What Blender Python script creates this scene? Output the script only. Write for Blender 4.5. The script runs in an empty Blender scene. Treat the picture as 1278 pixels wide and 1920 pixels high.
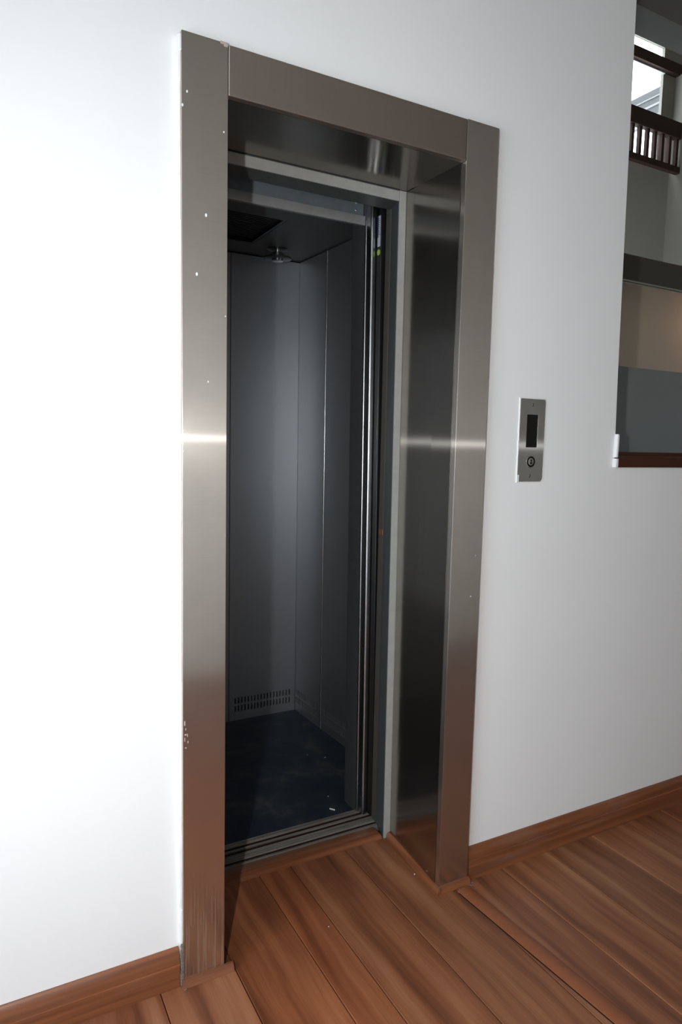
import bpy, bmesh, math, random
from mathutils import Vector, Matrix

random.seed(7)
SC = bpy.context.scene
COL = SC.collection

# ------------------------------------------------------------------ camera
YAW, PITCH, ROLL = math.radians(28.626), math.radians(-5.8145), math.radians(1.2419)
cam_d = bpy.data.cameras.new('camera')
cam = bpy.data.objects.new('camera', cam_d)
COL.objects.link(cam)
SC.camera = cam
cam_d.sensor_fit = 'VERTICAL'
cam_d.sensor_height = 36.0
cam_d.lens = 36.0 * 1273.14 / 1920.0
cam_d.clip_start = 0.02
fwd = Vector((math.sin(YAW) * math.cos(PITCH), math.cos(YAW) * math.cos(PITCH), math.sin(PITCH)))
rt = Vector((math.cos(YAW), -math.sin(YAW), 0.0))
up = rt.cross(fwd)
rt2 = rt * math.cos(ROLL) + up * math.sin(ROLL)
up2 = up * math.cos(ROLL) - rt * math.sin(ROLL)
cam.matrix_world = Matrix(((rt2.x, up2.x, -fwd.x, -0.42132), (rt2.y, up2.y, -fwd.y, -1.5278),
                           (rt2.z, up2.z, -fwd.z, 1.33775), (0, 0, 0, 1)))

# ------------------------------------------------------------------ world, lights, exposure
world = bpy.data.worlds.new('overcast_sky')
SC.world = world
world.use_nodes = True
bg = world.node_tree.nodes['Background']
bg.inputs[0].default_value = (0.80, 0.90, 1.0, 1)
bg.inputs[1].default_value = 5.0


def area_light(name, loc, target, sx, sy, power, color, portal=False):
    d = bpy.data.lights.new(name, 'AREA')
    d.shape = 'RECTANGLE'
    d.size, d.size_y, d.energy, d.color = sx, sy, power, color
    if portal:
        d.cycles.is_portal = True
    o = bpy.data.objects.new(name, d)
    COL.objects.link(o)
    o.location = loc
    v = Vector(target) - Vector(loc)
    o.rotation_euler = v.to_track_quat('-Z', 'Y').to_euler()
    return o


# the camera's own flash, on its bracket to the left of the lens
fl_d = bpy.data.lights.new('camera_flash', 'SPOT')
fl_d.energy, fl_d.color = 58.0, (0.97, 0.985, 1.0)
fl_d.shadow_soft_size, fl_d.spot_size, fl_d.spot_blend = 0.017, math.radians(132), 1.0
fl_o = bpy.data.objects.new('camera_flash', fl_d)
COL.objects.link(fl_o)
fl_o.location = (-0.668, -1.53, 1.346)
fl_o.rotation_euler = (Vector((0.72, 0.0, 1.16)) - fl_o.location).to_track_quat('-Z', 'Y').to_euler()
# daylight through the window of the left wall
area_light('window_portal', (-1.73, -1.15, 1.15), (0.0, -1.15, 1.15), 1.5, 1.95, 1.0, (1, 1, 1), portal=True)
# warm lamp in the stairwell
pl = bpy.data.lights.new('stair_lamp', 'POINT')
pl.energy, pl.color, pl.shadow_soft_size = 1.1, (1.0, 0.62, 0.38), 0.04
plo = bpy.data.objects.new('stair_lamp', pl)
COL.objects.link(plo)
plo.location = (3.30, 0.865, 2.06)

vs = SC.view_settings
SC.display_settings.display_device = 'sRGB'
vs.view_transform = 'Standard'
vs.look = 'None'
vs.exposure = 0.74
vs.gamma = 1.0
vs.use_curve_mapping = False


# ------------------------------------------------------------------ materials
def srgb(r, g, b):
    def f(c):
        c /= 255.0
        return c / 12.92 if c <= 0.04045 else ((c + 0.055) / 1.055) ** 2.4
    return (f(r), f(g), f(b), 1.0)


def new_mat(name):
    m = bpy.data.materials.new(name)
    m.use_nodes = True
    nt = m.node_tree
    return m, nt, nt.nodes['Principled BSDF']


def N(nt, kind, **kw):
    n = nt.nodes.new(kind)
    for k, v in kw.items():
        setattr(n, k, v)
    return n


def noise(nt, vec, scale, detail=3.0, rough=0.55):
    n = N(nt, 'ShaderNodeTexNoise')
    n.inputs['Scale'].default_value = scale
    n.inputs['Detail'].default_value = detail
    n.inputs['Roughness'].default_value = rough
    if vec is not None:
        nt.links.new(vec, n.inputs['Vector'])
    return n


def mapping(nt, src, scale=(1, 1, 1), loc=(0, 0, 0)):
    mp = N(nt, 'ShaderNodeMapping')
    mp.inputs['Scale'].default_value = scale
    mp.inputs['Location'].default_value = loc
    nt.links.new(src, mp.inputs['Vector'])
    return mp.outputs[0]


def ramp(nt, fac, stops):
    r = N(nt, 'ShaderNodeValToRGB')
    e = r.color_ramp.elements
    while len(e) < len(stops):
        e.new(0.5)
    for i, (p, c) in enumerate(stops):
        e[i].position = p
        e[i].color = c if len(c) == 4 else (*c, 1)
    nt.links.new(fac, r.inputs[0])
    return r.outputs[0]


def bump(nt, bsdf, height, strength=0.1, dist=0.001):
    b = N(nt, 'ShaderNodeBump')
    b.inputs['Strength'].default_value = strength
    b.inputs['Distance'].default_value = dist
    nt.links.new(height, b.inputs['Height'])
    nt.links.new(b.outputs[0], bsdf.inputs['Normal'])


def mix(nt, fac, a, b, mode='MIX'):
    m = N(nt, 'ShaderNodeMix', data_type='RGBA', blend_type=mode)
    for sock, val in ((m.inputs[0], fac), (m.inputs[6], a), (m.inputs[7], b)):
        if isinstance(val, bpy.types.NodeSocket):
            nt.links.new(val, sock)
        else:
            sock.default_value = val
    return m.outputs[2]


def paint(name, col, rough=0.55, spec=0.35, mottled=0.03, bstr=0.06):
    m, nt, b = new_mat(name)
    tc = N(nt, 'ShaderNodeTexCoord')
    n1 = noise(nt, tc.outputs['Object'], 2.3, 4)
    c2 = tuple(max(0, c * (1 - 2 * mottled)) for c in col[:3]) + (1,)
    cc = ramp(nt, n1.outputs[0], [(0.3, c2), (0.7, col)])
    nt.links.new(cc, b.inputs['Base Color'])
    b.inputs['Roughness'].default_value = rough
    b.inputs['Specular IOR Level'].default_value = spec
    n2 = noise(nt, tc.outputs['Object'], 140, 3)
    bump(nt, b, n2.outputs[0], bstr, 0.0006)
    return m


def plain(name, col, rough=0.5, metal=0.0, spec=0.5, vary=0.12):
    m, nt, b = new_mat(name)
    tc = N(nt, 'ShaderNodeTexCoord')
    n1 = noise(nt, tc.outputs['Object'], 35, 3)
    c2 = tuple(c * (1 - vary) for c in col[:3]) + (1,)
    nt.links.new(ramp(nt, n1.outputs[0], [(0.3, c2), (0.7, col)]), b.inputs['Base Color'])
    b.inputs['Roughness'].default_value = rough
    b.inputs['Metallic'].default_value = metal
    b.inputs['Specular IOR Level'].default_value = spec
    return m


def steel(name, col, lobes, wear=False):
    """brushed steel: the UV map's u axis runs across the brushing, where highlights fan out"""
    m = bpy.data.materials.new(name)
    m.use_nodes = True
    nt = m.node_tree
    nt.nodes.remove(nt.nodes['Principled BSDF'])
    uv = N(nt, 'ShaderNodeUVMap', uv_map='UVMap')
    tc = N(nt, 'ShaderNodeTexCoord')
    tg = N(nt, 'ShaderNodeTangent', direction_type='UV_MAP', uv_map='UVMap')
    brushed = noise(nt, mapping(nt, uv.outputs[0], (9, 900, 1)), 1.0, 2)
    blotch = noise(nt, mapping(nt, uv.outputs[0], (16, 9, 1)), 1.0, 4)
    dark = tuple(c * 0.90 for c in col[:3]) + (1,)
    c1 = ramp(nt, brushed.outputs[0], [(0.35, dark), (0.65, col)])
    c2 = mix(nt, 0.5, c1, ramp(nt, blotch.outputs[0], [(0.35, dark), (0.7, col)]))

    def lobe(long, sh):
        g = N(nt, 'ShaderNodeBsdfAnisotropic', distribution='GGX')
        g.inputs['Roughness'].default_value = math.sqrt(math.sqrt(long * sh))    # squared to alpha by the node
        g.inputs['Anisotropy'].default_value = -(1 - math.sqrt(sh / long))
        nt.links.new(tg.outputs[0], g.inputs['Tangent'])
        nt.links.new(c2, g.inputs['Color'])
        return g.outputs[0]
    out = lobe(*lobes[0][:2])
    for (lo, sh, w) in lobes[1:]:
        mx = N(nt, 'ShaderNodeMixShader')
        mx.inputs[0].default_value = w
        nt.links.new(out, mx.inputs[1])
        nt.links.new(lobe(lo, sh), mx.inputs[2])
        out = mx.outputs[0]
    if wear:
        # dull scratches and plaster haze that sit low on the jamb
        sx = N(nt, 'ShaderNodeSeparateXYZ')
        nt.links.new(tc.outputs['Object'], sx.inputs[0])
        low = N(nt, 'ShaderNodeMapRange')
        low.inputs['From Min'].default_value, low.inputs['From Max'].default_value = 0.34, 0.14
        nt.links.new(sx.outputs['Z'], low.inputs[0])
        sc = noise(nt, mapping(nt, tc.outputs['Object'], (230, 60, 5)), 1.0, 3, 0.6)
        scr = N(nt, 'ShaderNodeMapRange')
        scr.inputs['From Min'].default_value, scr.inputs['From Max'].default_value = 0.45, 0.75
        nt.links.new(sc.outputs[0], scr.inputs[0])
        mul = N(nt, 'ShaderNodeMath', operation='MULTIPLY')
        nt.links.new(low.outputs[0], mul.inputs[0])
        nt.links.new(scr.outputs[0], mul.inputs[1])
        m2 = N(nt, 'ShaderNodeMath', operation='MULTIPLY')
        m2.inputs[1].default_value = 0.5
        nt.links.new(mul.outputs[0], m2.inputs[0])
        df = N(nt, 'ShaderNodeBsdfDiffuse')
        df.inputs['Color'].default_value = srgb(150, 128, 112)
        mw = N(nt, 'ShaderNodeMixShader')
        nt.links.new(m2.outputs[0], mw.inputs[0])
        nt.links.new(out, mw.inputs[1])
        nt.links.new(df.outputs[0], mw.inputs[2])
        out = mw.outputs[0]
    nt.links.new(out, nt.nodes['Material Output'].inputs[0])
    return m


def laminate(name):
    """walnut-red laminate, streaks run along y; the object colour tints each plank"""
    m, nt, b = new_mat(name)
    tc = N(nt, 'ShaderNodeTexCoord')
    oi = N(nt, 'ShaderNodeObjectInfo')
    off = N(nt, 'ShaderNodeVectorMath', operation='SCALE')
    off.inputs[0].default_value = (7.3, 13.1, 0)
    nt.links.new(oi.outputs['Random'], off.inputs['Scale'])
    add = N(nt, 'ShaderNodeVectorMath', operation='ADD')
    nt.links.new(tc.outputs['Object'], add.inputs[0])
    nt.links.new(off.outputs[0], add.inputs[1])
    wob = noise(nt, mapping(nt, add.outputs[0], (3, 2.2, 1)), 1.0, 2)
    wadd = N(nt, 'ShaderNodeVectorMath', operation='MULTIPLY_ADD')
    nt.links.new(wob.outputs['Color'], wadd.inputs[0])
    wadd.inputs[1].default_value = (0.05, 0, 0)
    nt.links.new(add.outputs[0], wadd.inputs[2])
    broad = noise(nt, mapping(nt, wadd.outputs[0], (17, 0.9, 1)), 1.0, 3, 0.5)
    fine = noise(nt, mapping(nt, wadd.outputs[0], (260, 5, 1)), 1.0, 3)
    blot = noise(nt, mapping(nt, add.outputs[0], (7, 2.5, 1)), 1.0, 2)
    c1 = ramp(nt, broad.outputs[0], [(0.28, (0.086, 0.032, 0.017)), (0.45, (0.205, 0.076, 0.035)),
                                     (0.58, (0.29, 0.119, 0.057)), (0.75, (0.37, 0.18, 0.097))])
    c2 = mix(nt, 0.35, c1, ramp(nt, fine.outputs[0], [(0.3, (0.55, 0.50, 0.46)), (0.7, (1.15, 1.15, 1.12))]), 'MULTIPLY')
    c3 = mix(nt, 0.35, c2, ramp(nt, blot.outputs[0], [(0.3, (0.72, 0.66, 0.62)), (0.7, (1.2, 1.2, 1.2))]), 'MULTIPLY')
    c4 = mix(nt, 1.0, c3, oi.outputs['Color'], 'MULTIPLY')
    nt.links.new(c4, b.inputs['Base Color'])
    b.inputs['Roughness'].default_value = 0.42
    b.inputs['Specular IOR Level'].default_value = 0.28
    bump(nt, b, fine.outputs[0], 0.05, 0.0004)
    return m


def wood_trim(name, axis, dust=0.25):
    m, nt, b = new_mat(name)
    tc = N(nt, 'ShaderNodeTexCoord')
    sc = {'x': (1.5, 60, 60), 'y': (60, 1.5, 60), 'z': (60, 60, 1.5)}[axis]
    g = noise(nt, mapping(nt, tc.outputs['Object'], sc), 1.0, 3)
    d = noise(nt, mapping(nt, tc.outputs['Object'], tuple(s ** 0.5 * 2.5 for s in sc)), 1.0, 4)
    c1 = ramp(nt, g.outputs[0], [(0.3, (0.135, 0.045, 0.018)), (0.7, (0.25, 0.088, 0.036))])
    df = ramp(nt, d.outputs[0], [(0.5, (0, 0, 0)), (0.75, (dust, dust, dust))])
    nt.links.new(mix(nt, df, c1, (0.30, 0.22, 0.18, 1)), b.inputs['Base Color'])
    b.inputs['Roughness'].default_value = 0.36
    return m


M = {}
M['wall'] = paint('white_wall_paint', (0.80, 0.80, 0.79, 1), 0.6, 0.25, 0.012)
M['room_wall'] = paint('warm_white_paint', (0.80, 0.765, 0.72, 1), 0.7, 0.2, 0.02)
M['ceiling'] = paint('ceiling_paint', (0.55, 0.52, 0.48, 1), 0.8, 0.2, 0.02)
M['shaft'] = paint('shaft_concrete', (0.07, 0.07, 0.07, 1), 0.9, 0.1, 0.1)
M['steel'] = steel('brushed_steel_across', (0.68, 0.625, 0.565, 1), [(0.08, 0.012), (0.6, 0.22, 0.20), (1.0, 0.005, 0.03)], wear=True)
M['steel_plain'] = steel('brushed_steel_clean', (0.66, 0.61, 0.55, 1), [(0.08, 0.012), (0.6, 0.22, 0.20), (1.0, 0.005, 0.03)])
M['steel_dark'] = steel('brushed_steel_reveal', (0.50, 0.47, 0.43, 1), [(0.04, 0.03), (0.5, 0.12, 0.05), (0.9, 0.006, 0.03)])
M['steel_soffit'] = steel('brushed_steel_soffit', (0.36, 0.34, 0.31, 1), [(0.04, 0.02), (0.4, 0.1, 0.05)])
M['steel_lintel'] = steel('brushed_steel_lintel', (0.64, 0.57, 0.51, 1), [(0.30, 0.03), (0.35, 0.07, 0.5)])
M['plate'] = steel('brushed_steel_plate', (0.50, 0.49, 0.46, 1), [(0.1, 0.03), (0.5, 0.12, 0.08), (1.0, 0.006, 0.04)])
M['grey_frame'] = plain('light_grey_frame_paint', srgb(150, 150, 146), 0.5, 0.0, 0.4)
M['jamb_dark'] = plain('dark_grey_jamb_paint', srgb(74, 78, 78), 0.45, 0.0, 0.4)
M['car'] = plain('grey_car_panel', (0.43, 0.45, 0.47, 1), 0.44, 0.92, 0.5, 0.02)
M['car_ceiling'] = plain('grey_car_ceiling', (0.10, 0.105, 0.105, 1), 0.5, 0.2, 0.4)
M['header_blue'] = plain('blue_grey_header_panel', (0.17, 0.205, 0.225, 1), 0.4, 0.3, 0.5)
M['band'] = plain('grey_header_lip', (0.24, 0.24, 0.24, 1), 0.4, 0.2, 0.5)
M['door'] = plain('car_door_steel', (0.50, 0.51, 0.52, 1), 0.27, 1.0, 0.5)
M['joint'] = plain('dark_brown_joint', (0.035, 0.017, 0.010, 1), 0.8, 0, 0.1)
M['haze'] = plain('dull_filler', (0.40, 0.35, 0.31, 1), 0.8, 0, 0.1)
M['lip'] = plain('lip_glint_metal', (0.55, 0.56, 0.57, 1), 0.38, 1.0)
M['post'] = plain('dark_grey_post', (0.085, 0.09, 0.094, 1), 0.42, 0.4)
M['door_brown'] = plain('landing_door_edge', (0.10, 0.088, 0.075, 1), 0.5, 0.3, 0.4)
M['black'] = plain('black_plastic', (0.006, 0.006, 0.007, 1), 0.35)
M['void'] = plain('black_recess', (0.004, 0.004, 0.004, 1), 0.8, 0, 0.1)
M['screen'] = plain('black_display_glass', (0.006, 0.0065, 0.007, 1), 0.28, 0, 0.35)
M['label_white'] = plain('white_label', (0.50, 0.54, 0.62, 1), 0.5)
M['label_blue'] = plain('navy_label', (0.012, 0.025, 0.085, 1), 0.4)
M['label_ink'] = plain('grey_ink', (0.12, 0.13, 0.16, 1), 0.5)
M['green'] = plain('lime_sticker', (0.36, 0.55, 0.04, 1), 0.4)
M['chrome'] = plain('chrome', (0.75, 0.75, 0.74, 1), 0.2, 1.0)
M['barrel'] = plain('dull_nickel', (0.42, 0.41, 0.39, 1), 0.45, 0.8)
M['smoked'] = plain('smoked_glass_disc', (0.035, 0.037, 0.037, 1), 0.18)
M['laminate'] = laminate('walnut_laminate')
M['trim_x'] = wood_trim('red_wood_trim_along_x', 'x')
M['trim_y'] = wood_trim('red_wood_trim_along_y', 'y')
M['strip'] = plain('orange_brown_strip', (0.255, 0.083, 0.034, 1), 0.4, 0, 0.3)
M['trim_z'] = wood_trim('red_wood_trim_along_z', 'z', 0.05)
M['darkwood'] = plain('dark_stained_wood', (0.030, 0.017, 0.012, 1), 0.7, 0, 0.08)
M['mahogany'] = plain('mahogany_ledge', (0.046, 0.015, 0.008, 1), 0.4, 0, 0.25)
M['plaster'] = plain('white_filler', (0.78, 0.78, 0.76, 1), 0.7)
M['dirt'] = plain('grey_dirt', (0.20, 0.16, 0.135, 1), 0.85, 0, 0.1, 0.35)
M['parapet'] = paint('grey_parapet_paint', (0.195, 0.205, 0.197, 1), 0.7, 0.2, 0.03)
M['lit_taupe'] = paint('lit_taupe_paint', (0.60, 0.50, 0.44, 1), 0.75, 0.2, 0.03)
M['taupe'] = paint('taupe_wall_paint', (0.40, 0.325, 0.25, 1), 0.75, 0.2, 0.03)
M['olive'] = paint('stairwell_paint', (0.20, 0.187, 0.157, 1), 0.8, 0.2, 0.03)
M['beam'] = paint('dark_beam_paint', (0.085, 0.078, 0.058, 1), 0.6, 0.2, 0.05)
M['soffit'] = paint('grey_bulkhead_paint', (0.115, 0.114, 0.106, 1), 0.8, 0.2, 0.03)
M['metal_out'] = plain('grey_roof_metal', (0.028, 0.029, 0.029, 1), 0.5, 0.2)
M['metal_white'] = plain('white_frame_metal', (0.75, 0.76, 0.77, 1), 0.5)
M['drip'] = plain('pale_roof_metal', (0.15, 0.15, 0.15, 1), 0.6, 0, 0.2)


def alu_mat():
    m, nt, b = new_mat('worn_sill_aluminium')
    tc = N(nt, 'ShaderNodeTexCoord')
    d = noise(nt, mapping(nt, tc.outputs['Object'], (6, 90, 30)), 1.0, 5, 0.65)
    f = noise(nt, mapping(nt, tc.outputs['Object'], (1.2, 420, 10)), 1.0, 2)
    c = ramp(nt, d.outputs[0], [(0.28, (0.10, 0.09, 0.078)), (0.46, (0.21, 0.195, 0.175)), (0.72, (0.29, 0.275, 0.25))])
    c = mix(nt, 0.7, c, ramp(nt, f.outputs[0], [(0.38, (0.3, 0.29, 0.27)), (0.62, (1.45, 1.43, 1.4))]), 'MULTIPLY')
    nt.links.new(c, b.inputs['Base Color'])
    b.inputs['Metallic'].default_value = 0.35
    b.inputs['Roughness'].default_value = 0.55
    return m


def vinyl_mat():
    m, nt, b = new_mat('navy_vinyl_floor')
    tc = N(nt, 'ShaderNodeTexCoord')
    d = noise(nt, tc.outputs['Object'], 6.5, 6, 0.62)
    s = noise(nt, tc.outputs['Object'], 120, 2)
    c = ramp(nt, d.outputs[0], [(0.40, (0.013, 0.021, 0.038)), (0.56, (0.026, 0.034, 0.045)), (0.72, (0.075, 0.075, 0.072))])
    sp = ramp(nt, s.outputs[0], [(0.70, (0, 0, 0)), (0.78, (0.5, 0.5, 0.5))])
    nt.links.new(mix(nt, sp, c, (0.11, 0.11, 0.105, 1)), b.inputs['Base Color'])
    b.inputs['Roughness'].default_value = 0.5
    b.inputs['Specular IOR Level'].default_value = 0.3
    return m


M['alu'] = alu_mat()
M['vinyl'] = vinyl_mat()


def glass_mat():
    m, nt, b = new_mat('window_glass')
    b.inputs['Transmission Weight'].default_value = 1.0
    b.inputs['IOR'].default_value = 1.45
    b.inputs['Roughness'].default_value = 0.0
    tr = N(nt, 'ShaderNodeBsdfTransparent')
    gl = N(nt, 'ShaderNodeBsdfGlossy')
    gl.inputs['Roughness'].default_value = 0.02
    mx = N(nt, 'ShaderNodeMixShader')
    mx.inputs[0].default_value = 0.06
    nt.links.new(tr.outputs[0], mx.inputs[1])
    nt.links.new(gl.outputs[0], mx.inputs[2])
    nt.links.new(mx.outputs[0], nt.nodes['Material Output'].inputs[0])
    return m


M['glass'] = glass_mat()


# ------------------------------------------------------------------ mesh helpers
class MB:
    """collects shapes into ONE mesh object"""

    def __init__(self):
        self.bm = bmesh.new()

    def add(self, other_bm, fn=None):
        if fn:
            for v in other_bm.verts:
                v.co = Vector(fn(*v.co))
        me = bpy.data.meshes.new('tmp')
        other_bm.to_mesh(me)
        other_bm.free()
        self.bm.from_mesh(me)
        bpy.data.meshes.remove(me)
        return self

    def box(self, x0, x1, y0, y1, z0, z1, bev=0.0, seg=2, fn=None):
        b = bmesh.new()
        bmesh.ops.create_cube(b, size=1.0)
        for v in b.verts:
            v.co = Vector((x0 + (v.co.x + .5) * (x1 - x0), y0 + (v.co.y + .5) * (y1 - y0), z0 + (v.co.z + .5) * (z1 - z0)))
        if bev:
            bmesh.ops.bevel(b, geom=list(b.edges), offset=bev, segments=seg, profile=0.5, affect='EDGES')
        return self.add(b, fn)

    def prism(self, pts, a0, a1, axis, bev=0.0, seg=2, fn=None):
        """closed profile extruded along axis; x: pts are (y,z); y: (x,z); z: (x,y)"""
        b = bmesh.new()

        def P(p, a):
            return {'x': (a, p[0], p[1]), 'y': (p[0], a, p[1]), 'z': (p[0], p[1], a)}[axis]
        lo = [b.verts.new(P(p, a0)) for p in pts]
        hi = [b.verts.new(P(p, a1)) for p in pts]
        n = len(pts)
        b.faces.new(lo)
        b.faces.new(hi)
        for i in range(n):
            b.faces.new((lo[i], lo[(i + 1) % n], hi[(i + 1) % n], hi[i]))
        bmesh.ops.recalc_face_normals(b, faces=list(b.faces))
        if bev:
            bmesh.ops.bevel(b, geom=list(b.edges), offset=bev, segments=seg, profile=0.5, affect='EDGES')
        return self.add(b, fn)

    def lathe(self, prof, center, axis='z', n=32, fn=None):
        """prof: list of (radius, height) along axis"""
        b = bmesh.new()
        rings = []
        for r, h in prof:
            ring = []
            for i in range(n):
                a = 2 * math.pi * i / n
                u, w = r * math.cos(a), r * math.sin(a)
                p = {'z': (u, w, h), 'y': (u, h, w), 'x': (h, u, w)}[axis]
                ring.append(b.verts.new(Vector(p) + Vector(center)))
            rings.append(ring)
        for k in range(len(rings) - 1):
            for i in range(n):
                b.faces.new((rings[k][i], rings[k][(i + 1) % n], rings[k + 1][(i + 1) % n], rings[k + 1][i]))
        b.faces.new(rings[0])
        b.faces.new(rings[-1])
        bmesh.ops.recalc_face_normals(b, faces=list(b.faces))
        return self.add(b, fn)

    def build(self, name, mat, parent=None, smooth=False, uv=None):
        me = bpy.data.meshes.new(name)
        bmesh.ops.recalc_face_normals(self.bm, faces=list(self.bm.faces))
        self.bm.to_mesh(me)
        self.bm.free()
        me.materials.append(mat)
        if smooth:
            for p in me.polygons:
                p.use_smooth = True
            try:
                me.set_sharp_from_angle(angle=math.radians(35))
            except Exception:
                pass
        if uv:
            lay = me.uv_layers.new(name='UVMap')
            u, w = Vector(uv[0]), Vector(uv[1])
            for lp in me.loops:
                c = me.vertices[lp.vertex_index].co
                lay.data[lp.index].uv = (c.dot(u), c.dot(w))
        o = bpy.data.objects.new(name, me)
        COL.objects.link(o)
        if parent:
            o.parent = parent
        return o


def tag(o, label=None, cat=None, group=None, kind=None):
    if label:
        o['label'] = label
    if cat:
        o['category'] = cat
    if group:
        o['group'] = group
    if kind:
        o['kind'] = kind
    return o


def thing(name, label, cat, group=None):
    o = bpy.data.objects.new(name, None)
    COL.objects.link(o)
    o.empty_display_size = 0.05
    return tag(o, label, cat, group)


def struct(o, label=None):
    return tag(o, label, kind='structure')


# ------------------------------------------------------------------ measured layout (metres; the wall runs along x, the car lies at +y)
X1, X2, X3 = 0.1052, 0.7728, 0.8823      # door surround edges
ZI, ZO = 2.10, 2.2073                    # lintel bottom, top
YW = 0.020                               # wall plane; the steel front is y = 0
YB = -2.15                               # opposite wall of the corridor

# ------------------------------------------------------------------ room shell
b = MB()
b.box(-1.75, 0.03, YW, 0.30, -0.03, 6.0)
b.box(0.03, 0.852, YW, 0.30, 2.18, 6.0)
# right of the door, up to the sloping free edge
b.prism([(0.852, -0.03), (6.2, -0.03), (6.2, 1.276), (1.4493, 1.276), (1.4398, 1.598), (1.4323, 1.9965), (1.4202, 2.7027), (1.40, 6.0), (0.852, 6.0)], YW, 0.16, 'y')
wf = struct(b.build('wall_front', M['wall']), 'white painted wall around the elevator door')
b = MB()
b.prism([(1.4405, 1.276), (1.4545, 1.276), (1.4545, 1.306), (1.4415, 1.306)], 0.006, 0.05, 'y', 0.003)
b.prism([(1.4425, 1.309), (1.4535, 1.309), (1.455, 1.38), (1.452, 1.386), (1.445, 1.386)], 0.008, 0.05, 'y', 0.003)
b.build('corner_bead', M['plaster'], wf, True)

b = MB()
b.box(-1.87, 6.3, YB - 0.12, YB, -0.03, 6.0)
struct(b.build('wall_back', M['room_wall']), 'plain wall of the corridor opposite the elevator')
b = MB()
b.box(-1.87, -1.75, YB, 0.30, -0.03, 0.15)
b.box(-1.87, -1.75, YB, 0.30, 2.15, 6.0)
b.box(-1.87, -1.75, YB, -1.92, 0.15, 2.15)
b.box(-1.87, -1.75, -0.38, 0.30, 0.15, 2.15)
struct(b.build('wall_left', M['room_wall']), 'corridor end wall with the daylight window')
b = MB()
for (y0, y1, z0, z1) in ((-1.92, -1.87, .15, 2.15), (-0.43, -0.38, .15, 2.15), (-1.87, -0.43, .15, 0.20), (-1.87, -0.43, 2.10, 2.15), (-1.17, -1.13, 0.20, 2.10)):
    b.box(-1.84, -1.78, y0, y1, z0, z1)
w2 = struct(b.build('window_2', M['metal_white']), 'white framed window in the corridor end wall')
for (y0, y1) in ((-1.87, -1.17), (-1.13, -0.43)):
    MB().box(-1.814, -1.808, y0, y1, 0.20, 2.10).build('pane', M['glass'], w2)
b = MB()
b.box(6.2, 6.3, YB, 3.25, -0.03, 6.0)
struct(b.build('wall_right', M['room_wall']), 'far right wall of the hall')
b = MB()
b.box(-1.87, 6.3, YB - 0.1, 3.4, 6.0, 6.1)
struct(b.build('ceiling', M['ceiling']), 'high ceiling of the corridor')

# ------------------------------------------------------------------ floor of laminate planks
b = MB()
b.box(-1.87, 6.3, YB - 0.1, YW, -0.05, -0.012)
b.box(0.03, 0.852, YW, 0.40, -0.05, -0.012)
floor = struct(b.build('floor', M['void']), 'red-brown laminate plank floor')
seams = [-1.75, -1.60, -1.40, -1.20, -1.01, -0.82, -0.63, -0.435, -0.245, -0.055, 0.1325, 0.325, 0.431, 0.628, 0.838, 1.026, 1.225, 1.432, 1.60, 1.80,
         2.0, 2.2, 2.4, 2.6, 2.8, 3.0, 3.2, 3.4, 3.6, 3.8, 4.0, 4.2, 4.4, 4.6, 4.8, 5.0, 5.2, 5.4, 5.6, 5.8, 6.0, 6.2]
tints = {0.1325: (1.15, 1.0, .90), 0.325: (1.05, .86, .76), 0.431: (1.08, 1.02, .98), 0.628: (0.98, .95, .92), -0.055: (1.05, 1.0, 1.0),
         0.838: (0.95, .95, .98), 1.026: (0.98, .98, .95), 1.225: (.88, .92, .92), 1.432: (0.95, .95, .9)}
for i in range(len(seams) - 1):
    x0, x1 = seams[i], seams[i + 1]
    xm = 0.5 * (x0 + x1)
    yend = YW + 0.002
    pieces = []
    if x0 > 0.1 and x1 < 0.84:
        yend = 0.345
    cut = -0.95 - 0.9 * ((i * 0.618) % 1.0)
    if x0 < 0.12:
        cut = max(cut, -1.2)
    pieces = [(cut, yend), (YB, cut)]
    for (ya, yb) in pieces:
        o = MB().box(x0 + 0.0010, x1 - 0.0010, ya + 0.0005, yb - 0.0005, -0.012, 0.0, 0.0016, 1).build('plank', M['laminate'], floor)
        t = tints.get(x0)
        if not t:
            k = random.uniform(0.85, 1.08)
            t = (k, k * random.uniform(.93, 1.02), k * random.uniform(.9, 1.02))
        o.color = (*t, 1)
# filler bit in the doorway, left and right of the planks
for (x0, x1) in ((0.060, 0.1325), ):
    o = MB().box(x0, x1 - 0.0006, YW + 0.004, 0.345, -0.012, 0.0, 0.0012, 1).build('plank', M['laminate'], floor)
    o.color = (1.0, .95, .9, 1)


# ------------------------------------------------------------------ baseboards and wooden trims
def base_profile(yf, yb, h):
    """front at yf, back at yb, rounded shoulder"""
    d = yb - yf
    return [(yb, 0.0), (yf, 0.0), (yf, h * 0.60), (yf + 0.0022, h * 0.615), (yf + 0.0022, h * 0.640), (yf + d * .10, h * 0.66), (yf + d * .24, h * 0.76),
            (yf + d * .42, h * 0.87), (yf + d * .62, h * 0.955), (yf + d * .85, h), (yb, h)]


struct(MB().prism(base_profile(0.001, YW, 0.096), -1.75, -0.008, 'x').build('baseboard_left', M['trim_x'], None, True), 'wooden baseboard left of the door')
struct(MB().prism(base_profile(0.004, YW, 0.102), 0.8905, 6.2, 'x').build('baseboard_right', M['trim_x'], None, True), 'wooden baseboard right of the door')


def quarter(r, n=5):
    return [(0, 0)] + [(-r * math.cos(a), r * math.sin(a)) for a in [math.pi / 2 * k / n for k in range(n + 1)]]


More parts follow.
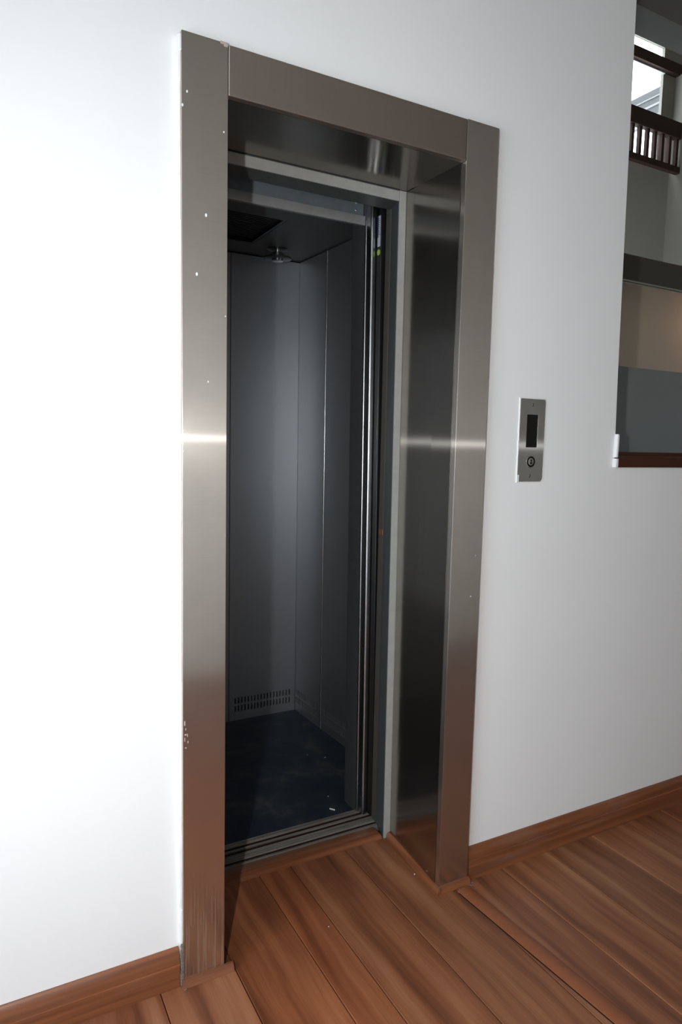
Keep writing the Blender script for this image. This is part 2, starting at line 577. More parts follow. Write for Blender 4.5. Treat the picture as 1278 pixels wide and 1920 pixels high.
# quarter-round trims at the foot of the steel surround
def trim_y(name, xa, ya, xb, yb, w, h, label):
    """strip from (xa,ya) to (xb,yb) with its outer side towards -x"""
    def f(x, y, z):
        t = (y - ya) / (yb - ya)
        return (xa + (xb - xa) * t + x, y, z)
    prof = [(0, 0), (-w, 0), (-w * .96, h * .4), (-w * .75, h * .75), (-w * .4, h * .97), (0, h)]
    return struct(MB().prism(prof, ya, yb, 'y', fn=f).build(name, M['trim_y'], None, True), label)


trim_y('trim_1', X2 + 0.001, -0.012, 0.7975, 0.312, 0.013, 0.020, 'slim wooden trim along the foot of the right steel reveal')
qp = [(0.0, 0.0), (-0.012, 0.0), (-0.0115, 0.008), (-0.009, 0.015), (-0.005, 0.0192), (0.0, 0.020)]
struct(MB().prism(qp, X2 + 0.0012, X3 + 0.004, 'x').build('trim_2', M['trim_x'], None, True), 'slim wooden trim at the foot of the right steel jamb')
struct(MB().prism(qp, -0.004, 0.127, 'x').build('trim_3', M['trim_x'], None, True), 'slim wooden trim at the foot of the left steel jamb')
# threshold moulding in front of the landing sill
tm = [(0.314, 0.0), (0.3145, 0.006), (0.320, 0.0105), (0.335, 0.0125), (0.360, 0.0115), (0.376, 0.010), (0.376, 0.0)]
struct(MB().prism(tm, 0.085, 0.770, 'x').build('trim_4', M['trim_x'], None, True), 'wooden threshold moulding in front of the metal sill')


# transition strip in the floor, right of the door
def strip_fn(x, y, z):
    return (x + 0.8505 - 0.0615 * (y + 0.024), y, z)


sp = [(-0.022, 0.0), (-0.0215, 0.004), (-0.012, 0.0065), (0.0, 0.0075), (0.012, 0.0065), (0.0215, 0.004), (0.022, 0.0)]
struct(MB().prism(sp, YB, -0.022, 'y', fn=strip_fn).build('trim_5', M['strip'], None, True), 'orange-brown wooden transition strip across the floor')

jp = [(-0.0255, 0.0001), (-0.0255, 0.0006), (-0.0222, 0.0012), (-0.0222, 0.0001)]
struct(MB().prism(jp, YB, -0.03, 'y', fn=strip_fn).build('trim_9', M['joint'], None), 'dark joint along the transition strip')

# ------------------------------------------------------------------ steel door surround
sur = thing('door_surround', 'brushed stainless steel door surround framing the open elevator', 'door frame')
H, V, D = (1, 1, 0), (0, 0, 1), (0, 1, 0)
G = 0.0006
MB().box(0.0, X1 - G, 0.0, YW - 0.001, 0.018, ZO, 0.0012, 2).build('jamb', M['steel'], sur, False, (H, V))
MB().box(X2 + G, X3, 0.0, YW - 0.001, 0.018, ZO, 0.0012, 2).build('jamb', M['steel_plain'], sur, False, (H, V))
MB().box(X1 + G, X2 - G, 0.0, YW - 0.001, ZI, ZO - 0.001, 0.0022, 3).build('lintel', M['steel_lintel'], sur, False, ((0, 1, 1), (1, 0, 0)))


def lean_right(x, y, z):       # reveal leans a little as it was fitted
    return (x - 0.0037 * z * (y / 0.31), y, z)


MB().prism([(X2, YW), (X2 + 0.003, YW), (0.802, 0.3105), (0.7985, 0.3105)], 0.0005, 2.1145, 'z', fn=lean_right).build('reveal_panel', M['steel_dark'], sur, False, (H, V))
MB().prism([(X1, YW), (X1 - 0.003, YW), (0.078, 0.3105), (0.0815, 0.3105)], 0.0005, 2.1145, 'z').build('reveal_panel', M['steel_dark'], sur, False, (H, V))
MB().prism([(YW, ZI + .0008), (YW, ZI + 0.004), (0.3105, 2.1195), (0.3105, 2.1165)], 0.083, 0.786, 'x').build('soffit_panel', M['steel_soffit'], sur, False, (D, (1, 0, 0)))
# chips of paint and filler on the steel
fl = MB()
for (x, z, r) in ((0.0545, 1.835, .0026), (0.0335, 1.705, .0026), (0.002, 2.055, .0022), (0.06, 1.47, .0015), (0.10, 1.62, .0012), (0.012, 2.085, .002), (0.095, 2.02, .0015),
                  (0.862, 1.02, .001), (0.85, 0.90, .0012)):
    fl.lathe([(r * .9, -0.0005), (r, 0.0), (r * .5, 0.0007)], (x, -0.0002, z), 'y', 8, fn=lambda X, Y, Z, z=z: (X, Y, z + (Z - z) * 1.6))
tag(fl.build('paint_fleck', M['plaster'], sur), 'white flecks of paint', kind='stuff')
fl = MB()
for (x, z, w, h) in ((.003, .664, .003, .012), (.006, .652, .002, .006), (.004, .640, .005, .004), (.010, .636, .002, .008), (.0035, .625, .002, .010), (.011, .620, .0025, .006), (.005, .608, .004, .003)):
    fl.box(x, x + w, -0.0007, 0.0002, z, z + h, 0.0006, 1)
fl.box(0.086, 0.1035, -0.0008, 0.0002, 2.203, 2.2085, .001, 1)
fl.box(0.094, 0.1035, -0.0008, 0.0002, 2.199, 2.2045, .001, 1)
tag(fl.build('filler_smear', M['haze'], sur), 'white filler smeared on the steel', kind='stuff')

# caulk line between steel and wall at left
b = MB()
for k in range(22):
    z0 = 0.10 + k * 0.0955
    b.box(-0.0045 - 0.0022 * random.random(), 0.0004, 0.006 + .004 * random.random(), YW + 0.001, z0, z0 + 0.0962, 0.001, 1)
b.box(-0.006, 0.0012, -0.001, YW, 2.165, 2.2, 0.002, 1)
struct(b.build('trim_6', M['plaster'], None), 'line of white caulk down the left side of the steel surround')
b = MB()
for k in range(14):
    b.box(-0.008 + .004 * random.random(), 0.0015, -0.0015 - .002 * random.random(), 0.003, 0.003 + k * 0.0078, 0.0105 + k * 0.0078, 0.0012, 1)
for (cx, cy, n) in ((-0.002, -0.014, 7), (0.124, -0.006, 7), (0.884, -0.013, 8), (0.842, -0.021, 6)):
    for k in range(n):
        px, py = cx + random.uniform(-.010, .010), cy + random.uniform(-.006, .006)
        r = random.uniform(.0012, .0030)
        b.box(px - r, px + r, py - r * .8, py + r * .8, 0.0002, 0.0006 + r, r * .4, 1)
struct(b.build('trim_7', M['dirt'], None, True), 'grey dirt and old filler at the corners of the surround')

# ------------------------------------------------------------------ landing door frame, landing door and sills
lf = thing('landing_door_frame', 'light grey metal landing door frame set behind the steel surround', 'door frame')


def lean_f(x, y, z):
    return (x - 0.0050 * z, y, z)


# face angle (light) and its dark inner return, right side
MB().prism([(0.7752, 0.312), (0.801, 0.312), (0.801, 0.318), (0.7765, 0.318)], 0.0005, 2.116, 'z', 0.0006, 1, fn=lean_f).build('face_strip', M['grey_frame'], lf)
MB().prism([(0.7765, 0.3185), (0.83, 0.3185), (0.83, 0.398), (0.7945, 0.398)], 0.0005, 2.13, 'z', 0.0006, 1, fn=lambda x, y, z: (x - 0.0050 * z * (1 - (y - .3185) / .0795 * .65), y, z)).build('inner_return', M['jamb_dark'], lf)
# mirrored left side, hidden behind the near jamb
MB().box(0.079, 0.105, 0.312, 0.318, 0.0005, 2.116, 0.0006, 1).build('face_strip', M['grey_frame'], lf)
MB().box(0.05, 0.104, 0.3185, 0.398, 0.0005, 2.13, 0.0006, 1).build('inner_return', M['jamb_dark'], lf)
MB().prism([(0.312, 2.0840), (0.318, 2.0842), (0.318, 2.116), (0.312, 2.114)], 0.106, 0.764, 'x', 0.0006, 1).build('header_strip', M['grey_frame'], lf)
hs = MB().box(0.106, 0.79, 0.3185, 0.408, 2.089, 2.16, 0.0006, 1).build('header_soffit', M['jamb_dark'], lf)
for x in (0.335, 0.35):
    MB().lathe([(0.0032, 0.0), (0.0032, -0.0012), (0.0015, -0.002)], (x, 0.36, 2.0889), 'z', 10).build('screw', M['chrome'], hs)

ld = thing('landing_door', 'landing door slid open into the pocket on the right', 'door')
MB().box(0.797, 1.30, 0.4005, 0.430, 0.004, 2.16, 0.002, 2, fn=lambda x, y, z: (x - 0.003 * z, y, z)).build('panel', M['door_brown'], ld)
rl = MB()
rl.box(0.793, 0.797, 0.4015, 0.428, 1.545, 1.575, 0.001, 1)
rl.box(0.793, 0.797, 0.4015, 0.428, 1.03, 1.05, 0.001, 1)
rl.build('bumper', M['trim_z'], ld)


def sill_profile(y0, y1, grooves, top, n):
    """ribbed sill top with deep grooves [(ya,yb)], fine ribs elsewhere"""
    pts = [(y0, -0.03), (y0, top)]
    y = y0
    step = (y1 - y0) / n
    for k in range(n):
        ya, yb = y0 + k * step, y0 + (k + 1) * step
        ym = 0.5 * (ya + yb)
        if any(g0 <= ym <= g1 for g0, g1 in grooves):
            pts += [(ya + 1e-5, top - 0.014), (yb - 1e-5, top - 0.014)]
        else:
            pts += [(ya + step * .08, top), (ya + step * .55, top), (ya + step * .60, top - 0.0026), (ya + step * .97, top - 0.0026)]
    pts += [(y1, top), (y1, -0.03)]
    return pts


ls = thing('landing_sill', 'grooved metal landing sill behind the wooden threshold moulding', 'sill')
MB().prism(sill_profile(0.3765, 0.431, [(0.393, 0.4055)], 0.0095, 13), 0.06, 0.86, 'x').build('sill_plate', M['alu'], ls)
MB().box(0.06, 0.86, 0.394, 0.4045, -0.0044, 0.0068).build('groove_dirt_shade', M['joint'], ls)  # dark fill: dirt plus the groove's shade put into its colour
MB().box(0.06, 0.86, 0.4315, 0.4405, -0.02, 0.0030).build('gap_shade', M['void'], ls)  # black strip painting the shade in the gap between the sills

# ------------------------------------------------------------------ elevator car
car = thing('elevator_car', 'dark grey metal elevator car with navy floor standing open at the landing', 'elevator')
ZC = 2.178
XR0, XR1 = 1.018, 0.972          # right wall at the front and at the back


def rwall(y):
    return XR1 + (1.465 - y) * 0.048


MB().box(-0.10, 1.05, 0.507, 1.50, -0.05, 0.0).build('car_floor', M['vinyl'], car)
MB().prism(sill_profile(0.441, 0.507, [(0.4475, 0.4590), (0.473, 0.4845)], 0.006, 15), 0.0, 1.0, 'x').build('car_sill', M['alu'], car)
for (ga, gb) in ((0.4495, 0.4575), (0.4755, 0.4835)):
    MB().box(0.0, 1.0, ga, gb, -0.0078, 0.0035).build('groove_dirt_shade', M['joint'], car)  # dark fill paints the shade of the car sill grooves, along with dirt


def vent_panel(length, z0, z1, slots, rows, sw, th=0.0012):
    """flat panel in the local xz plane with real slots; slots: list of x starts"""
    bm = bmesh.new()
    xs = sorted({0.0, length} | {s for s in slots} | {s + sw for s in slots})
    zs = sorted({z0, z1} | {r for rr in rows for r in rr})
    vt = {}

    def vert(x, y, z):
        k = (round(x, 6), round(y, 6), round(z, 6))
        if k not in vt:
            vt[k] = bm.verts.new((x, y, z))
        return vt[k]
    holes = set()
    for i in range(len(xs) - 1):
        for j in range(len(zs) - 1):
            xm, zm = (xs[i] + xs[i + 1]) / 2, (zs[j] + zs[j + 1]) / 2
            if any(s < xm < s + sw for s in slots) and any(a < zm < c for a, c in rows):
                holes.add((i, j))
                a, c, e, f = xs[i], xs[i + 1], zs[j], zs[j + 1]
                d = 0.006
                for (p, q) in (((a, e), (c, e)), ((c, e), (c, f)), ((c, f), (a, f)), ((a, f), (a, e))):
                    bm.faces.new((vert(p[0], 0, p[1]), vert(q[0], 0, q[1]), vert(q[0], d, q[1]), vert(p[0], d, p[1])))
            else:
                bm.faces.new((vert(xs[i], 0, zs[j]), vert(xs[i + 1], 0, zs[j]), vert(xs[i + 1], 0, zs[j + 1]), vert(xs[i], 0, zs[j + 1])))
    bmesh.ops.recalc_face_normals(bm, faces=list(bm.faces))
    # returns at the panel's sides give the joint its depth
    for xx in (0.0, length):
        bm.faces.new((vert(xx, 0, z0), vert(xx, 0.004, z0), vert(xx, 0.004, z1), vert(xx, 0, z1)))
    return bm


ROWS = [(0.040, 0.071), (0.080, 0.110)]
RB = []


def car_panel(p0, p1, slots_from=None, n=0, pitch=0.0166, sw=0.0062, name='wall_panel', lean=0.0):
    """panel from plan point p0 to p1 (interior side faces right of the direction)"""
    p0, p1 = Vector((*p0, 0)), Vector((*p1, 0))
    d = p1 - p0
    L = d.length
    d.normalize()
    back = Vector((-d.y, d.x, 0))
    sl = [slots_from + k * pitch for k in range(n)] if n else []

    def fn(x, y, z):
        p = p0 + d * x + back * y
        return (p.x - lean * z, p.y, z)
    mb = MB()
    mb.add(vent_panel(L, 0.0, ZC - 0.006, sl, ROWS, sw), fn)
    o = mb.build(name, M['car'], car)
    if n:
        lip = MB()
        for s0 in sl:
            for (za, zb) in ROWS:
                lip.box(s0 + .0008, s0 + sw - .0008, -0.0018, 0.0012, za - .0010, za + .0032, 0.0008, 1, fn=fn)
                lip.box(s0 - .0006, s0 + .0010, -0.0016, 0.0010, za + .002, zb - .002, 0.0006, 1, fn=fn)
        tag(lip.build('lip_glint', M['lip'], o), kind='stuff')  # bright lips added in place of light caught on the slot edges
    return o


BK = 1.465
# back wall: three panels (3 mm joints), interior faces -y
car_panel((-0.066, BK), (0.277, BK), 0.030, 18)
car_panel((0.280, BK), (0.6235, BK), 0.030, 18)
car_panel((0.6265, BK), (0.9705, BK), 0.028, 18)
# right wall, interior faces -x: direction from back to front
g = 0.0015
car_panel((rwall(1.463), 1.463), (rwall(1.2075 + g), 1.2075 + g), 0.012, 13, lean=0.004)
car_panel((rwall(1.2075 - g), 1.2075 - g), (rwall(0.930), 0.930), 0.035, 13, lean=0.004)
car_panel((rwall(0.927), 0.927), (rwall(0.588), 0.588), 0.040, 13, lean=0.004)
# left wall, interior faces +x: direction from front to back
for (ya, yb) in ((0.588, 0.872), (0.875, 1.17), (1.173, 1.463)):
    car_panel((-0.070, ya), (-0.070, yb), 0.03, 13)
# dark backing behind joints and slots
b = MB()
b.box(-0.10, 1.03, BK + 0.0075, BK + 0.02, -0.02, 2.3)
b.box(-0.10, -0.0775, 0.585, BK + 0.02, -0.02, 2.3)
b.prism([(rwall(0.585) + .0065, 0.585), (rwall(0.585) + .03, 0.585), (XR1 + .03, BK + .007), (XR1 + .0065, BK + .007)], -0.02, 2.3, 'z')
b.build('outer_shell', M['void'], car)
# bright joint trims on the right wall and in the back corner
b = MB()
b.prism([(rwall(1.2075) + .0005 + .0042 * math.cos(k * math.pi / 8), 1.2075 + .0042 * math.sin(k * math.pi / 8)) for k in range(16)], 0.0, ZC - .006, 'z', fn=lambda x, y, z: (x - .004 * z, y, z))
b.build('joint_trim', M['door'], car, True)
# ceiling with a square opening for the fan
b = MB()
FX0, FX1, FY0, FY1 = 0.28, 0.668, 0.945, 1.308
b.box(-0.08, FX0, 0.51, 1.475, ZC, ZC + 0.02)
b.box(FX1, 1.03, 0.51, 1.475, ZC, ZC + 0.02)
b.box(FX0, FX1, 0.51, FY0, ZC, ZC + 0.02)
b.box(FX0, FX1, FY1, 1.475, ZC, ZC + 0.02)
b.build('car_ceiling', M['car_ceiling'], car)
# front return on the right (post), left one hidden


def nose(x, y, r, n=7):
    """rounded outside corner towards -x and -y"""
    return [(x + r - r * math.cos(a), y + r - r * math.sin(a)) for a in [math.pi / 2 * k / n for k in range(n + 1)]]


def lean_c(x, y, z):
    return (x - 0.0098 * z, y, z)


fr = MB().prism([(0.7740, 0.5005), (0.80, 0.5005), (1.03, 0.575), (1.03, 0.586), (0.7740, 0.586)], 0.0, 2.3, 'z', fn=lean_c).build('front_return', M['post'], car, True)
MB().prism(nose(0.7730, 0.4935, 0.005) + [(0.795, 0.4935), (0.795, 0.5004), (0.7730, 0.5004)], 0.0, 2.3, 'z', fn=lean_c).build('edge_strip', M['door'], fr, True)
MB().box(-0.08, 0.10, 0.494, 0.586, 0.0, 2.3, 0.0015, 2).build('front_return', M['car'], car, True)
# header above the car entrance: grey lip and blue-grey panel
MB().prism([(0.498, 2.060), (0.500, 2.0575), (0.506, 2.0575), (0.510, 2.064), (0.510, 2.0865), (0.498, 2.0875)], 0.10, 0.7522, 'x', 0.0006, 1).build('header_lip', M['band'], car, True)
MB().box(0.10, 0.752, 0.511, 0.520, 2.060, 2.30).build('header_panel', M['header_blue'], car)
b = MB()
for z in (2.128, 2.105):
    b.lathe([(0.003, 0), (0.003, -0.002), (0.0012, -0.003)], (0.722, 0.511, z), 'y', 8)
b.build('screw', M['chrome'], car)

# car door (open) with its light curtain
cd = thing('car_door', 'metal elevator car door slid open, only its leading edge showing', 'door')


def lean_d(x, y, z):
    return (x - 0.0108 * z, y, z)


MB().prism(nose(0.7775, 0.4620, 0.008) + [(0.7885, 0.4620), (0.805, 0.4685), (1.25, 0.4685), (1.25, 0.4910), (0.7775, 0.4910)], 0.008, 2.2, 'z', fn=lean_d).build('panel', M['door'], cd, True)
lc = MB().box(0.7995, 0.84, 0.436, 0.4625, 0.010, 2.082, 0.001, 1, fn=lean_d).build('light_curtain', M['black'], cd)
MB().prism([(0.4365, 2.0825), (0.4615, 2.0825), (0.447, 2.155), (0.4365, 2.155)], 0.806, 0.83, 'x', 0.0005, 1, fn=lean_d).build('cable', M['black'], lc)


def on_curtain(name, y0, y1, z0, z1, mat, proud):
    return MB().box(0.7995 - proud, 0.7995, y0, y1, z0, z1, fn=lean_d).build(name, mat, lc)


on_curtain('label', 0.4525, 0.4605, 2.017, 2.079, M['label_blue'], 0.0004)
on_curtain('label', 0.4405, 0.4525, 2.012, 2.079, M['label_white'], 0.0004)
on_curtain('label', 0.4525, 0.4575, 1.982, 2.012, M['label_white'], 0.0004)
on_curtain('label', 0.4405, 0.4525, 1.982, 2.012, M['label_white'], 0.0004)
b = MB()
for k in range(9):
    b.box(0.7995 - .0016, 0.7995, 0.443 + 0.001 * (k % 3), 0.450, 2.020 + k * 0.0062, 2.0225 + k * 0.0062, fn=lean_d)
tag(b.build('print', M['label_ink'], lc), kind='stuff')
MB().lathe([(0.0095, 0.0), (0.0095, -0.0006)], (0.7995, 0.450, 1.964), 'x', 20, fn=lambda x, y, z: lean_d(x, y, z)).build('sticker', M['green'], lc)

# ceiling fan grille and downlight of the car
fan = thing('fan_grille', 'square black fan grille recessed in the elevator car ceiling', 'vent')
MB().box(FX0 + .001, FX1 - .001, FY0 + .001, FY1 - .001, ZC + 0.040, ZC + 0.05).build('backing', M['void'], fan)
b = MB()
b.box(FX0 + .0005, FX0 + .012, FY0 + .0005, FY1 - .0005, ZC + 0.001, ZC + 0.040)
b.box(FX1 - .012, FX1 - .0005, FY0 + .0005, FY1 - .0005, ZC + 0.001, ZC + 0.040)
b.box(FX0 + .012, FX1 - .012, FY0 + .0005, FY0 + .012, ZC + 0.001, ZC + 0.040)
b.box(FX0 + .012, FX1 - .012, FY1 - .012, FY1 - .0005, ZC + 0.001, ZC + 0.040)
b.build('frame', M['black'], fan)
sl = None
for k in range(18):
    y = FY0 + 0.024 + k * 0.0182
    if sl is None:
        sl = MB().box(FX0 + .012, FX1 - .012, -0.0035, 0.0035, ZC + 0.012, ZC + 0.024).build('slat', M['black'], fan)
        me = sl.data
    else:
        sl = bpy.data.objects.new('slat', me)
        COL.objects.link(sl)
        sl.parent = fan
    sl.location = (0, y, 0)

dl = thing('downlight', 'chrome downlight with a dark glass disc hanging from the elevator car ceiling', 'ceiling light')
DX, DY = 0.790, 1.325
MB().lathe([(0.046, ZC - 0.0005), (0.046, ZC - 0.003), (0.030, ZC - 0.006)], (DX, DY, 0), 'z', 32).build('shade_plate', M['black'], dl, True)  # black disc stands in for the halo of shade around the fitting
MB().lathe([(0.014, ZC - 0.006), (0.014, ZC - 0.015), (0.026, ZC - 0.017), (0.028, ZC - 0.022), (0.028, ZC - 0.034), (0.026, ZC - 0.036)], (DX, DY, 0), 'z', 32).build('body', M['chrome'], dl, True)
MB().lathe([(0.058, ZC - 0.036), (0.062, ZC - 0.038), (0.062, ZC - 0.042), (0.058, ZC - 0.044)], (DX, DY, 0), 'z', 40).build('glass_disc', M['smoked'], dl, True)
MB().lathe([(0.024, ZC - 0.0445), (0.024, ZC - 0.051), (0.018, ZC - 0.053)], (DX, DY, 0), 'z', 28).build('lower_cap', M['chrome'], dl, True)

# shaft around the car
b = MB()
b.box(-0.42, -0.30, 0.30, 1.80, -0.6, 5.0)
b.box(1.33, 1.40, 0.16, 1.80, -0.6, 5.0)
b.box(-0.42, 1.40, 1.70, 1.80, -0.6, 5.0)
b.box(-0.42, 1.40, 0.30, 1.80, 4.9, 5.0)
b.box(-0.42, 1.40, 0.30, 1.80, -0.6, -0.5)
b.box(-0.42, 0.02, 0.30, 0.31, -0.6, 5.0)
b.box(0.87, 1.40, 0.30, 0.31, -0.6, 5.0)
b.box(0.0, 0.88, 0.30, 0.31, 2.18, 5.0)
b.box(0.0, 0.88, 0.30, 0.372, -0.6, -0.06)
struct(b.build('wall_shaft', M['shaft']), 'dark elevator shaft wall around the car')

# ------------------------------------------------------------------ call station
cs = thing('call_station', 'narrow steel call plate with black display and key switch on white wall', 'call panel')
px0, px1, pz0, pz1 = 1.0250, 1.1245, 1.2325, 1.4815
b = bmesh.new()


def rr(x0, x1, z0, z1, rbl, rbr, rtr, rtl, n=6):
    pts = []
    for (cx, cz, r, a0) in ((x0 + rbl, z0 + rbl, rbl, math.pi), (x1 - rbr, z0 + rbr, rbr, 1.5 * math.pi), (x1 - rtr, z1 - rtr, rtr, 0), (x0 + rtl, z1 - rtl, rtl, .5 * math.pi)):
        for k in range(n + 1):
            a = a0 + .5 * math.pi * k / n
            pts.append((cx + r * math.cos(a), cz + r * math.sin(a)))
    return pts


b.free()
dx0, dx1, dz0, dz1 = 1.0520, 1.0985, 1.3360, 1.4355
pb = MB()
# plate built round the display window
pb.prism(rr(px0, px1, dz1, pz1, .0004, .0004, .007, .007), YW - 0.0035, YW, 'y')
pb.prism(rr(px0, px1, pz0, dz0, .009, .012, .0004, .0004), YW - 0.0035, YW, 'y')
pb.box(px0, dx0, YW - 0.0035, YW, dz0, dz1)
pb.box(dx1, px1, YW - 0.0035, YW, dz0, dz1)
pb.build('plate', M['plate'], cs, False, (H, V))
MB().box(dx0 + .0003, dx1 - .0003, YW - 0.0018, YW - 0.0002, dz0 + .0003, dz1 - .0003).build('display', M['screen'], cs)
kx, kz = 1.0755, 1.2930
kr = MB().lathe([(0.0190, -0.0034), (0.0190, -0.0038), (0.0180, -0.0042), (0.0165, -0.0042), (0.0165, -0.0034)], (kx, YW, kz), 'y', 36).build('key_switch', M['plate'], cs, True, (H, V))
MB().lathe([(0.0164, -0.0034), (0.0164, -0.0037)], (kx, YW, kz), 'y', 30).build('gap_ring', M['void'], kr)
MB().lathe([(0.0112, -0.0037), (0.0112, -0.0042), (0.0104, -0.0046)], (kx, YW, kz), 'y', 30).build('lock_barrel', M['barrel'], kr, True)
kh = MB()
kh.lathe([(0.0030, -0.0045), (0.0030, -0.0049)], (kx, YW, kz + 0.004), 'y', 14)
kh.lathe([(0.0034, -0.0045), (0.0034, -0.0049)], (kx, YW, kz - 0.004), 'y', 14)
kh.box(kx - .001, kx + .001, YW - .0049, YW - .0045, kz - .004, kz + .004)
kh.build('keyhole', M['void'], kr)
for (sx, sz) in ((1.0735, 1.4640), (1.0735, 1.2495)):
    s = MB().lathe([(0.0026, -0.0035), (0.0026, -0.0041), (0.0018, -0.0046)], (sx, YW, sz), 'y', 14).build('screw', M['plate'], cs, False, (H, V))
    MB().box(sx - .0005, sx + .0007, YW - .0049, YW - .0044, sz - .0052, sz + .0045, fn=lambda x, y, z, sz=sz: (x + .25 * (z - sz), y, z)).build('slot', M['void'], s)
cb = MB()
for k in range(12):
    z0 = pz0 - .003 + k * 0.0212
    cb.box(px0 - .0028 - .0016 * random.random(), px0 - .0002, YW - .0032, YW + .001, z0, z0 + .0216, .0006, 1)
cb.box(px0 - .005, px0 + .0045, YW - .0052, YW - .0036, pz0 + .0005, pz0 + .021, .0007, 1)
cb.box(px0, px1 + .001, YW - .0028, YW + .001, pz0 - .0035, pz0 - .0002, .0006, 1)
cb.box(px0, px1 + .001, YW - .0028, YW + .001, pz1 + .0002, pz1 + .003, .0006, 1)
tag(cb.build('filler_bead', M['plaster'], cs), 'ridge of white wall filler along the plate')

# ------------------------------------------------------------------ stairwell seen past the right end of the wall
b = MB()
b.prism([(0.008, 1.2765), (0.16, 1.2765), (0.16, 1.3275), (0.030, 1.3275), (0.030, 1.3145), (0.008, 1.3125)], 1.456, 6.2, 'x', 0.0012, 2)
struct(b.build('trim_8', M['mahogany'], None, True), 'mahogany ledge capping the low wall beside the stairwell')
KY = lambda y: (y + 1.528) / 3.528        # scale from the plane y = 2 used when measuring


def zat(y, z2):
    return 1.338 + (z2 - 1.338) * KY(y)


def xat(y, x2):
    return -0.4213 + (x2 + 0.4213) * KY(y)


PY = 0.42
struct(MB().box(1.40, 5.69, PY, PY + 0.06, -0.03, zat(PY, 1.950)).build('wall_parapet', M['parapet']), 'grey painted stair parapet behind the ledge')
TY = 0.95
b = MB().box(1.40, 5.69, TY, TY + 0.10, -0.03, zat(TY, 2.66))
struct(b.build('wall_stair', M['taupe']), 'taupe wall above the grey parapet')
BY = 0.765
b = MB()
b.box(1.40, 5.69, BY, BY + 0.04, zat(BY, 2.572), zat(BY, 2.762), 0.004, 1)
b.box(1.40, 5.69, BY + .012, BY + .020, zat(BY, 2.566), zat(BY, 2.5725))
struct(b.build('wall_beam', M['beam']), 'dark beam across the stairwell above the taupe wall')
SY = 0.28
struct(MB().box(1.412, 6.2, 0.165, SY, zat(SY, 4.250), 6.0).build('wall_bulkhead', M['soffit']), 'grey bulkhead hanging over the stairwell')
RY = 3.0                                     # plane of the upper railing
z3 = lambda z: z                             # values below were measured on y = 3
b = MB()
WY = 3.10
k31 = (WY + 1.528) / 4.528
z31 = lambda z: 1.338 + (z - 1.338) * k31
x31 = lambda x: -0.4213 + (x + 0.4213) * k31
wx1 = x31(5.394)
rx1 = x31(5.456)
# stairwell far wall: below the railing, right of the window, above it
b.box(1.5, 6.2, WY, WY + 0.03, -0.03, z31(4.0))
b.box(wx1, 6.2, WY, WY + 0.03, z31(4.46), z31(5.08))
b.box(1.5, 6.2, WY, WY + 0.03, z31(5.08), 6.0)
b.box(1.5, x31(4.2), WY, WY + 0.03, z31(4.0), z31(5.08))
struct(b.build('wall_far', M['olive']), 'far wall of the stairwell with the upper window')
struct(MB().box(wx1, 6.2, WY + 0.031, WY + 0.05, z31(4.0), z31(4.46)).build('wall_upper_lit', M['lit_taupe']), 'far wall behind the upper railing, coloured as lit')  # lit piece of the far wall, its light put into a paler colour
b = MB()
b.box(x31(4.2), 6.2, RY + 0.045, WY, z31(4.853), z31(4.948))
w1 = b.build('window_1', M['darkwood'])
struct(w1, 'tall window high in the stairwell with a dark transom')
MB().box(x31(4.2), wx1, WY + 0.02, WY + 0.026, z31(4.948), z31(5.08)).build('pane', M['glass'], w1)
MB().box(x31(4.2), wx1, WY + 0.02, WY + 0.026, z31(4.0), z31(4.853)).build('pane', M['glass'], w1)
MB().box(x31(4.2), wx1, WY - 0.02, WY + 0.01, z31(4.840), z31(4.8525)).build('head_bead', M['grey_frame'], w1)
struct(MB().box(5.695, 5.80, 1.2, WY, -0.03, z31(4.86)).build('wall_side', M['olive']), 'side wall of the stairwell at the end of the railing')
b = MB()
b.box(1.5, 1.55, 0.9, WY, 0, 6.0)
struct(b.build('wall_inner', M['olive']), 'inner side wall of the stairwell')

rail = thing('stair_railing', 'dark wooden railing with square balusters below the high stairwell window', 'railing')
MB().box(4.3, 5.675, RY - 0.03, RY + 0.03, 4.312, 4.460, 0.004, 2).build('handrail', M['darkwood'], rail)
MB().box(4.3, 5.690, RY - 0.025, RY + 0.025, 4.000, 4.060, 0.003, 1).build('bottom_rail', M['darkwood'], rail)
bal = None
for k in range(11):
    x = 5.640 - 0.105 * k
    if bal is None:
        bal = MB().box(-0.017, 0.017, -0.018, 0.018, 4.060, 4.312, 0.002, 1).build('baluster', M['darkwood'], rail)
        bme = bal.data
    else:
        bal = bpy.data.objects.new('baluster', bme)
        COL.objects.link(bal)
        bal.parent = rail
    bal.location = (x, RY, 0)

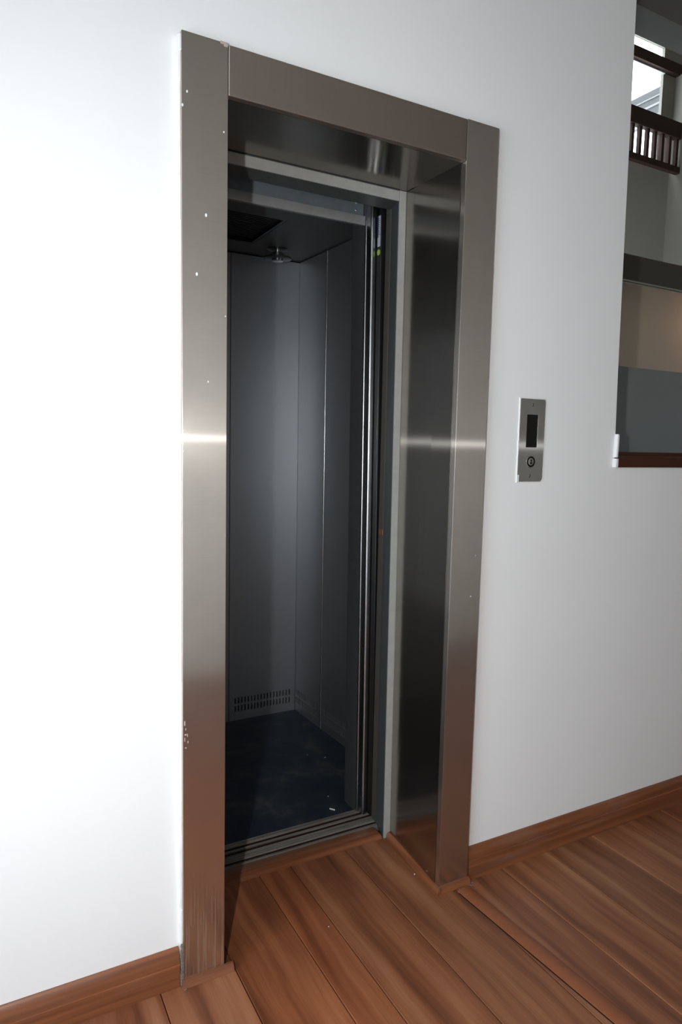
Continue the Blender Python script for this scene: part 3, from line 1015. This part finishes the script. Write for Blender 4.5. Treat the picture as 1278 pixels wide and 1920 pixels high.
# neighbouring roof edge outside the window, running away from the wall
roof = thing('roof_edge', 'grey stepped metal roof edge outside the high stairwell window', 'roof')
rxp = 7.0
RZ = (5.69, 5.60, 5.50, 5.38, 5.33)     # board edges, top to bottom
MB().box(rxp, rxp + 0.05, 3.6, 12.0, RZ[1] , RZ[0]).build('fascia_board', M['metal_out'], roof)
MB().box(rxp, rxp + 0.05, 3.6, 12.0, RZ[2] + 0.012, RZ[1] - 0.012).build('fascia_board', M['metal_out'], roof)
MB().box(rxp, rxp + 0.05, 3.6, 12.0, RZ[3], RZ[2] - 0.012).build('fascia_board', M['metal_out'], roof)
MB().box(rxp - 0.015, rxp + 0.03, 3.6, 12.0, RZ[1] - 0.012, RZ[1]).build('drip_edge', M['drip'], roof)
MB().box(rxp - 0.015, rxp + 0.03, 3.6, 12.0, RZ[2] - 0.012, RZ[2] + 0.012).build('drip_edge', M['drip'], roof)
MB().box(rxp - 0.02, rxp + 0.03, 3.6, 12.0, RZ[4], RZ[3]).build('gutter', M['drip'], roof)
MB().box(rxp + 0.3, rxp + 0.6, 3.6, 12.0, RZ[1], RZ[0] - 0.02).build('roof_deck', M['metal_out'], roof)

# ------------------------------------------------------------------ debris
def crumb(name, x, y, lx, ly, h, rot, label, group=None, z=0.0):
    bmx = bmesh.new()
    bmesh.ops.create_icosphere(bmx, subdivisions=1, radius=0.5)
    for v in bmx.verts:
        v.co = Vector((v.co.x * lx, v.co.y * ly, (v.co.z + 0.5) * h)) * random.uniform(.88, 1.0)
    zmin = min(v.co.z for v in bmx.verts)
    c, s = math.cos(rot), math.sin(rot)
    o = MB().add(bmx, lambda X, Y, Z: (c * X - s * Y, s * X + c * Y, Z - zmin)).build(name, M['plaster'])
    o.location = (x, y, z)
    return tag(o, label, 'debris', group)


def stick():
    o = MB().lathe([(0.0020, -0.0105), (0.0026, -0.010), (0.0026, 0.010), (0.0020, 0.0105)], (0, 0, 0.0026), 'x', 10).build('chalk_stub', M['plaster'])
    o.location = (0.7035, 0.5505, 0.0)
    o.rotation_euler = (0, 0, math.radians(-52))
    return tag(o, 'short white stub lying on the navy car floor just inside the sill', 'debris')


stick()
crumb('plaster_crumb', 0.733, 0.640, .006, .004, .003, .3, 'tiny white crumb on the navy car floor behind the white stub')
crumb('plaster_crumb', 0.868, 0.93, .011, .005, .003, .2, 'white crumb in the middle of the navy car floor, nearer the right wall')
crumb('plaster_crumb', 0.812, 0.985, .006, .004, .003, .9, 'small white crumb on the navy car floor, farthest back and left of another')
crumb('plaster_crumb', 0.7585, 0.1035, .0055, .0045, .004, .5, 'white crumb on the wooden floor beside the right steel reveal')
crumb('plaster_crumb', 0.4134, 0.0205, .0034, .003, .0025, .1, 'tiny pale speck on the wooden floor in the middle of the doorway')
